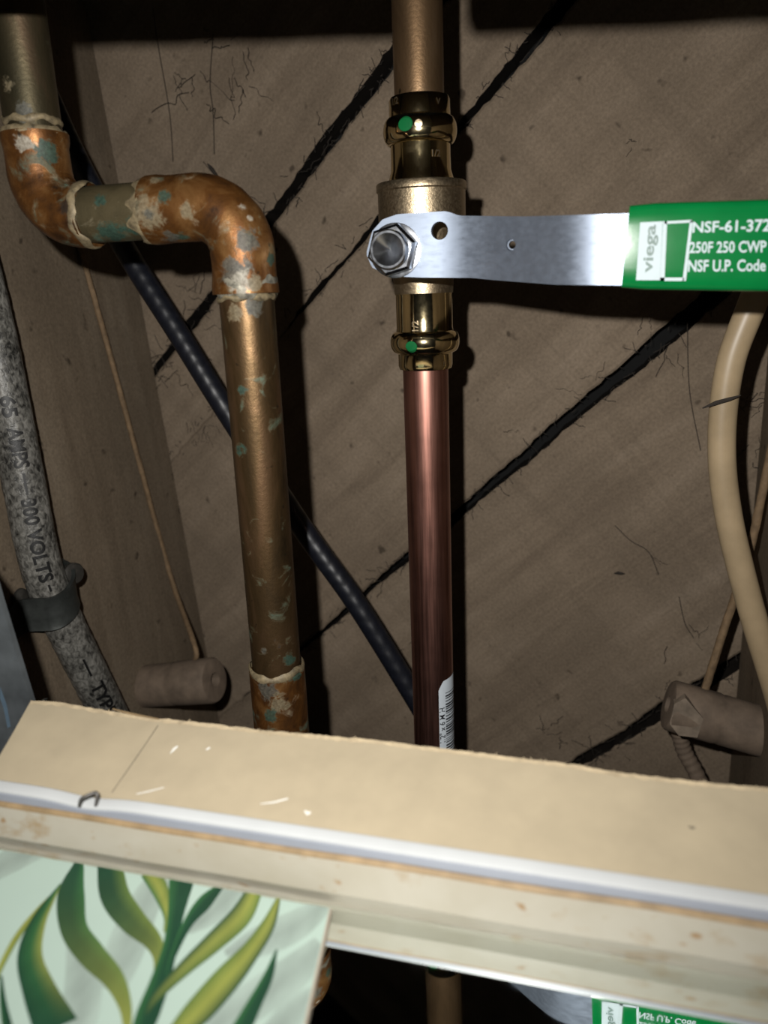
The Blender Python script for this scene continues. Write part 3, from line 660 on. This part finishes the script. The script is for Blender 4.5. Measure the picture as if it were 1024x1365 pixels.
for i, (x, y) in enumerate(zip(fx, fy)):
    n_ = mnoise.noise((x * .11, 7, 0)); wd = 2.5 + 3.0 * max(0, n_ + .25)
    p = farp[i]; V += [p + np.array([0, .5, -1.2]), p + np.array([0, .25 + .2 * n_, .30 + .3 * mnoise.noise((x * .4, 2, 1))]), UL(x, y + wd) + np.array([0, 0, .06])]
    if i: k = 3 * i; Fc += [[k - 3, k - 2, k + 1, k], [k - 2, k - 1, k + 2, k + 1]]
mesh('torn_edge', (V, Fc), M_torn, ledge)
fib = []
for i in range(70):
    x = rj.uniform(60, 1020); y = float(np.interp(x, fx, fy)); a = UL(x, y + 2); b = a + np.array([rj.uniform(-1.2, 1.2), rj.uniform(.1, 1.0), rj.uniform(.1, .9)])
    fib.append(tube(np.array([a, (a + b) / 2 + np.array([rj.uniform(-.2, .2), 0, .1]), b]), .09, 4))
tag(mesh('paper_fibre', join(*fib), M_torn, ledge), kind='stuff')
def strip_on_ledge(pts, w_px, mat, nm, par, h=.06):
    V = []; Fc = []
    for i, (px, py) in enumerate(pts):
        j = min(i + 1, len(pts) - 1); k = max(i - 1, 0); d = np.array(pts[j], float) - np.array(pts[k], float); d /= np.linalg.norm(d); n = np.array([-d[1], d[0]])
        wv = w_px[i] if hasattr(w_px, '__len__') else w_px
        for s in (-1, 1): q = np.array([px, py]) + s * n * wv / 2; V.append(UL(q[0], q[1], h))
        if i: Fc.append([2 * i - 2, 2 * i - 1, 2 * i + 1, 2 * i])
    mesh(nm, (V, Fc), mat, par, smooth=False)
strip_on_ledge([(211, 966), (195, 990), (175, 1019), (149, 1056)], 1.3, M_pencil, 'pencil_line', ledge)
for pts, wv in (([(347, 1071), (365, 1069), (384, 1064)], [1, 2.2, 2]), ([(182, 1058), (200, 1054), (219, 1049)], [1, 1.6, 1]), ([(406, 1080), (410, 1084), (414, 1082)], [2, 5, 3]), ([(227, 1004), (232, 998), (237, 994)], [1, 3.5, 2]), ([(275, 999), (280, 996)], [2, 2.4])):
    strip_on_ledge(pts, wv, M_chalk, 'plaster_smear', ledge)
strip_on_ledge([(918, 1101), (923, 1103), (927, 1103)], [2, 4, 2], M_pencil, 'brown_speck', ledge)
strip_on_ledge([(150, 944.5), (175, 951), (212, 958)], [2, 3, 1.5], M_enamel_edge, 'brown_stain', ledge, .5)
X0, X1 = -170., 90.
def sag(x):                              # the strip dips under the staple
    xs_ = UL(118, 1062)[0]; return -.9 * math.exp(-((x - xs_) / 7) ** 2)
ws = thing('edging_strip', (-40, 124, -108), 'thin white plastic strip with grey underside along the ledge', 'strip')
mesh('white_face', extrude_x([(128.2, -105.7), (128.2, -104.9), (127.5, -104.5), (125.7, -104.75), (124.95, -105.2), (124.95, -105.6)], X0, X1, 120, lambda x, j: np.array([0, 0, sag(x)])), M_wstrip, ws, angle=30)
mesh('grey_edge', extrude_x([(127.5, -110), (127.5, -105.8), (125.0, -105.65), (124.75, -105.8), (124.6, -110)], X0, X1, 120, lambda x, j: np.array([0, 0, sag(x)])), M_gstrip, ws, angle=30)
st = UL(118, 1062); 
sp = [UL(107, 1071, .4), UL(110, 1063, 1.3), UL(126, 1057, 1.6), UL(130, 1060, 1.5), UL(126, 1073, .2)]
tag(mesh('staple', tube(catmull([UL(106, 1074, -.6), UL(108.5, 1065, 1.4), UL(117, 1060, 1.9), UL(126, 1056.5, 1.9), UL(130, 1059, 1.6), UL(128, 1074, -.6)], 8), .42, 8), M_staple), 'bent steel staple stuck in the white strip near the pencil line', 'staple')
rim = thing('enamel_rim', (-40, 124, -122), 'stained cream enamel rim standing up behind the mirror', 'rim')
wob = lambda x, j: np.array([0, .12 * mnoise.noise((x * .05, 0, 0)), .25 * mnoise.noise((x * .04, 5, 0))])
mesh('front_face', extrude_x([(128, -119.5), (123.7, -119.5), (123.7, -118.9), (122.0, -114.9), (122.1, -114.4), (123.8, -108.5), (128, -108.5)], X0, X1, 90, wob), M_enamel, rim, angle=25)
mesh('worn_top_edge', extrude_x([(123.8, -108.55), (123.85, -108.0), (124.15, -107.6), (124.5, -107.55), (128, -107.7), (128, -108.5)], X0, X1, 90, wob), M_enamel_edge, rim, angle=60)
MZ = -118.6; MT = math.tan(math.radians(1.2))   # the mirror slopes very slightly towards the room
def UM(px, py, h=0.):
    d = ray(px, py); return d * ((MZ + h - 122 * MT) / (d[2] - d[1] * MT))
mir = thing('mirror', (-30, 90, MZ - 4), 'dark flat mirror reflecting the green lever and cream rim', 'mirror')
mesh('glass', prism([(X0 + 20, 40, MZ - 82 * MT), (X0 + 20, 121.6, MZ), (X0 + 20, 121.6, MZ - 4), (X0 + 20, 40, MZ - 4 - 82 * MT)], (X1 - X0 - 20, 0, 0)), M_mirror, mir, smooth=False)
mesh('bevel', prism([(X0 + 20, 121.6, MZ), (X0 + 20, 123.5, MZ - .6), (X0 + 20, 121.6, MZ - .6)], (X1 - X0 - 20, 0, 0)), M_mirror, mir, smooth=False)

# ------------------------------------------------------------------ leaf-printed board lying on the mirror
pan = thing('printed_board', (-90, 90, MZ), 'mint green board printed with tropical leaves lying on the mirror', 'board')
poly = [UM(px, py, 1.0) for px, py in [(440, 1208.5), (404, 1370), (380, 1480), (-260, 1480), (-260, 1095)]]
poly[0][1] = min(poly[0][1], 121.0); poly[-1] = np.array([-148, 121.0, MZ + 1 - MT])
mesh('board', prism(poly, (0, 0, -.9)), M_panel, pan, smooth=False)
e0, e1 = poly[0], poly[1]; dv = (e1 - e0) / np.linalg.norm(e1 - e0); nv = np.array([dv[1], -dv[0], 0]); nv *= -1 if nv[0] < 0 else 1
mesh('board_edge', prism([e0 + np.array([0, 0, .02]), e1 + np.array([0, 0, .02]), e1 + nv * .4 + np.array([0, 0, -.2]), e0 + nv * .4 + np.array([0, 0, -.2])], (0, 0, -.7)), M_panel_edge, pan, smooth=False)
DK = (.012, .055, .028); MD = (.03, .12, .04); YL = (.27, .30, .065); LG = (.10, .165, .04); PALE = (.29, .355, .315); PALE2 = (.37, .46, .405)
CNT = [0]
def leaf(spine, cl, cm, cr, kind='printed_leaf', tip=None):
    """spine: (zx, zy, half width) in the close-up's units; colour from left edge to right edge of the travel direction"""
    CNT[0] += 1; h = .03 + .012 * CNT[0]
    S = catmull([(a / 2, 920 + b / 2, c / 2) for a, b, c in spine], 10); V = []; C = []; Fc = []; k = 7
    T = np.gradient(S[:, :2], axis=0); T /= np.linalg.norm(T, axis=1)[:, None]
    for i, (x, y, wd) in enumerate(S):
        wd = max(wd, .4); n = np.array([-T[i][1], T[i][0]]); t = i / (len(S) - 1)
        for j in range(k):
            u = -1 + 2 * j / (k - 1); q = np.array([x, y]) + n * u * wd; p = UM(q[0], q[1], 1.0 + h)
            if p[1] > 121.0: p[1] = 121.0
            p[0] = min(p[0], e0[0] + (p[1] - e0[1]) * (e1[0] - e0[0]) / (e1[1] - e0[1]) - .15)
            V.append(p); c3 = np.array(cm) + (np.array(cr if u > 0 else cl) - np.array(cm)) * abs(u) ** 1.2
            if tip is not None: c3 = c3 + (np.array(tip) - c3) * t ** 2
            C.append(c3)
        if i:
            for j in range(k - 1): a = (i - 1) * k + j; Fc.append([a, a + 1, a + k + 1, a + k])
    mesh(kind, (V, Fc), M_print, pan, smooth=False, cols=C)
# pale leaves in the background of the print
for s in ([(-20, 480, 30), (60, 440, 30), (130, 425, 12)], [(880, 560, 20), (790, 625, 40), (690, 670, 40), (600, 700, 10)], [(860, 680, 30), (760, 770, 50), (640, 850, 50), (560, 900, 30)], [(440, 500, 30), (390, 560, 40), (330, 700, 50), (300, 800, 30)],
          [(640, 520, 30), (570, 590, 30), (500, 640, 12)], [(180, 560, 10), (220, 720, 45), (215, 850, 50), (190, 920, 40)], [(850, 800, 20), (790, 850, 35), (730, 920, 40)]):
    leaf(s, PALE2, PALE, PALE2, 'printed_pale_leaf')
leaf([(160, 522, 2), (95, 592, 6), (42, 662, 8), (0, 742, 7), (-20, 800, 5)], LG, YL, YL)
leaf([(3, 760, 3), (8, 830, 9), (22, 910, 16)], DK, DK, MD)
leaf([(162, 515, 2), (103, 615, 20), (80, 710, 34), (105, 800, 46), (150, 900, 62)], YL, MD, DK, tip=DK)
leaf([(212, 458, 12), (190, 545, 36), (197, 635, 37), (243, 703, 38), (302, 768, 30), (333, 840, 18), (340, 910, 9)], MD, DK, DK, tip=YL)
leaf([(292, 455, 33), (306, 545, 40), (352, 612, 37), (405, 665, 26), (424, 718, 15), (408, 795, 3)], LG, DK, DK, tip=YL)
leaf([(400, 482, 27), (430, 540, 22), (446, 600, 11), (438, 645, 2)], LG, YL, MD)
leaf([(485, 500, 34), (468, 600, 21), (452, 690, 20), (425, 780, 26), (395, 860, 30), (372, 920, 26)], DK, DK, MD)
leaf([(590, 520, 8), (545, 565, 19), (500, 622, 13), (462, 705, 8), (445, 760, 4)], DK, DK, MD)
leaf([(683, 525, 20), (642, 600, 29), (570, 670, 26), (490, 742, 19), (418, 815, 12), (385, 870, 4)], LG, YL, DK, tip=DK)
leaf([(747, 542, 3), (716, 622, 18), (670, 692, 25), (602, 772, 36), (522, 862, 36), (462, 920, 22)], DK, YL, LG)
leaf([(738, 690, 2), (715, 762, 13), (680, 832, 19), (640, 910, 26)], DK, DK, MD)

# ------------------------------------------------------------------ galvanised plate at the far left
gp = [(-70, 690), (-8, 772), (0, 800), (43, 940), (4, 1004), (-24, 1060), (-110, 1060)]
galv = thing('steel_plate', U(-20, 1000, 158), 'grey galvanised steel plate edge at the left end of the ledge', 'plate')
mesh('plate', prism([U(px, py, 158) for px, py in gp], (0, 1.6, 0)), M_galv, galv, smooth=False)
M_bluepaint = simple('blue_scuff', (.08, .12, .16), .5)
mesh('blue_scuff', prism([U(px, py, 157.9) for px, py in [(0, 915), (9, 940), (14, 968), (10, 970), (5, 945), (0, 930)]], (0, .05, 0)), M_bluepaint, galv, smooth=False)
mesh('flange', prism([U(43, 940, 158), U(4, 1004, 158), U(4, 1004, 158) + np.array([.6, 4, 0]), U(43, 940, 158) + np.array([.6, 4, 0])], (1.4, 0, .3)), M_strap, galv, smooth=False)

# ------------------------------------------------------------------ cobwebs, lint and splinters
def strand(p, q, n, wob, r, seed):
    rr = random.Random(seed); pts = []
    for i in range(n + 1):
        t = i / n; b = np.array(p) + (np.array(q) - np.array(p)) * t
        pts.append(b + np.array([rr.uniform(-1, 1), rr.uniform(-.3, .1), rr.uniform(-1, 1)]) * wob * math.sin(math.pi * min(1, t * 1.0 + .1)))
    return tube(catmull(pts, 4), r, 4)
W = []
def web_cluster(px, py, spread, n, seed, y=WY - 1.5, r=.13):
    rr = random.Random(seed); n = max(2, int(n * .6))
    for i in range(n):
        a = U(px + rr.gauss(0, spread * .35), py + rr.gauss(0, spread * .35), y); L_ = rr.uniform(.4, 1.1) * spread / 3; an = rr.uniform(0, 6.28)
        b = a + np.array([math.cos(an) * L_, rr.uniform(-2, 1), math.sin(an) * L_]); W.append(strand(a, b, rr.randint(4, 8), L_ * .12, r * rr.uniform(.5, 1.3), seed * 100 + i))
for i, (px, py, s, n) in enumerate([(285, 130, 60, 16), (283, 60, 30, 6), (235, 470, 50, 22), (215, 490, 26, 16), (250, 395, 40, 12), (330, 120, 40, 6), (240, 110, 40, 6), (395, 235, 30, 8), (900, 470, 40, 8), (860, 450, 30, 6), (790, 520, 35, 8), (1005, 540, 30, 12), (1005, 600, 30, 10),
        (860, 735, 25, 4), (930, 850, 26, 6), (800, 990, 30, 10), (745, 980, 30, 12), (880, 905, 30, 6), (700, 590, 30, 6), (650, 655, 26, 6), (500, 760, 30, 6), (470, 790, 26, 6), (530, 865, 20, 5), (310, 300, 40, 6), (330, 270, 30, 5), (840, 190, 12, 5), (680, 100, 26, 4), (265, 580, 30, 8), (440, 180, 30, 6)]):
    web_cluster(px, py, s, n, i + 1)
for i, pts in enumerate([[(820, 700), (840, 720), (865, 735), (880, 765)], [(285, 45), (282, 110), (284, 150), (283, 205)], [(205, 10), (212, 60), (225, 150), (230, 215)], [(905, 795), (915, 830), (925, 850)], [(915, 430), (922, 520), (935, 600)], [(275, 215), (290, 235), (300, 245)]]):
    W.append(tube(catmull([U(px + rng.normal() * 2, py, WY - .6) for px, py in pts], 8), .2, 5))
tag(mesh('cobweb', join(*W), M_web), 'wispy dark cobwebs and lint along the board gaps', 'cobweb', kind='stuff')
# lint that fills and fringes the gaps
Lw = []
for gi, (off_, ang, x0, x1) in enumerate([(141, 45.5, -320, 60), (97, 43.6, -320, 120), (-36.3, 42.2, -260, 60), (-183.8, 41.5, -180, 40)]):
    a = math.radians(ang); dirv = np.array([math.cos(a), 0, math.sin(a)]); nv_ = np.array([-math.sin(a), 0, math.cos(a)]); rr = random.Random(gi + 50)
    for i in range(150):
        s = rr.uniform(x0, x1); side = rr.choice((-1, 1)); b = dirv * s + nv_ * (off_ + side * rr.uniform(1.5, 3)) + np.array([0, WY + .4, 0])
        e = b + dirv * rr.gauss(0, 3) + nv_ * side * abs(rr.gauss(0, 2.6)) + np.array([0, -rr.uniform(.2, 1.2), 0]); Lw.append(strand(b, e, 4, .5, .16, gi * 1000 + i))
tag(mesh('gap_lint', join(*Lw), M_web), 'dark lint and fibres fringing the gaps between boards', 'lint', kind='stuff')
def splinter(px, py, l, ang, y, label):
    c = U(px, py, y); a = math.radians(ang); d = np.array([math.cos(a), -.15, math.sin(a)]) * l / 2
    o = mesh('wood_splinter', tube(np.array([c - d, c - d * .3 + np.array([0, 0, .3]), c + d * .4, c + d]), [.25, .8, .7, .15], 6), M_web); tag(o, label, 'splinter')
splinter(283, 226, 8, -50, 372, 'dark splinter sticking up behind the second elbow')
splinter(962, 535, 13, 22, 299, 'dark splinter lying across the beige cable')
splinter(826, 764, 5, 5, WY - 1, 'tiny dark splinter on the lower right sheathing board')

# keep every surface's albedo in the same low, dusty range so that the cavity does not fill its own shadows
ALBEDO = 0.6
for m in bpy.data.materials:
    if m in (M_mirror, M_brass, M_nut) or not m.use_nodes: continue
    nt = m.node_tree; b = nt.nodes.get('Principled BSDF')
    if b is None: continue
    lk = b.inputs['Base Color'].links
    if lk: nt.links.new(mix(nt, 1.0, lk[0].from_socket, g(ALBEDO), 'MULTIPLY'), b.inputs['Base Color'])
    b.inputs['Specular IOR Level'].default_value *= ALBEDO
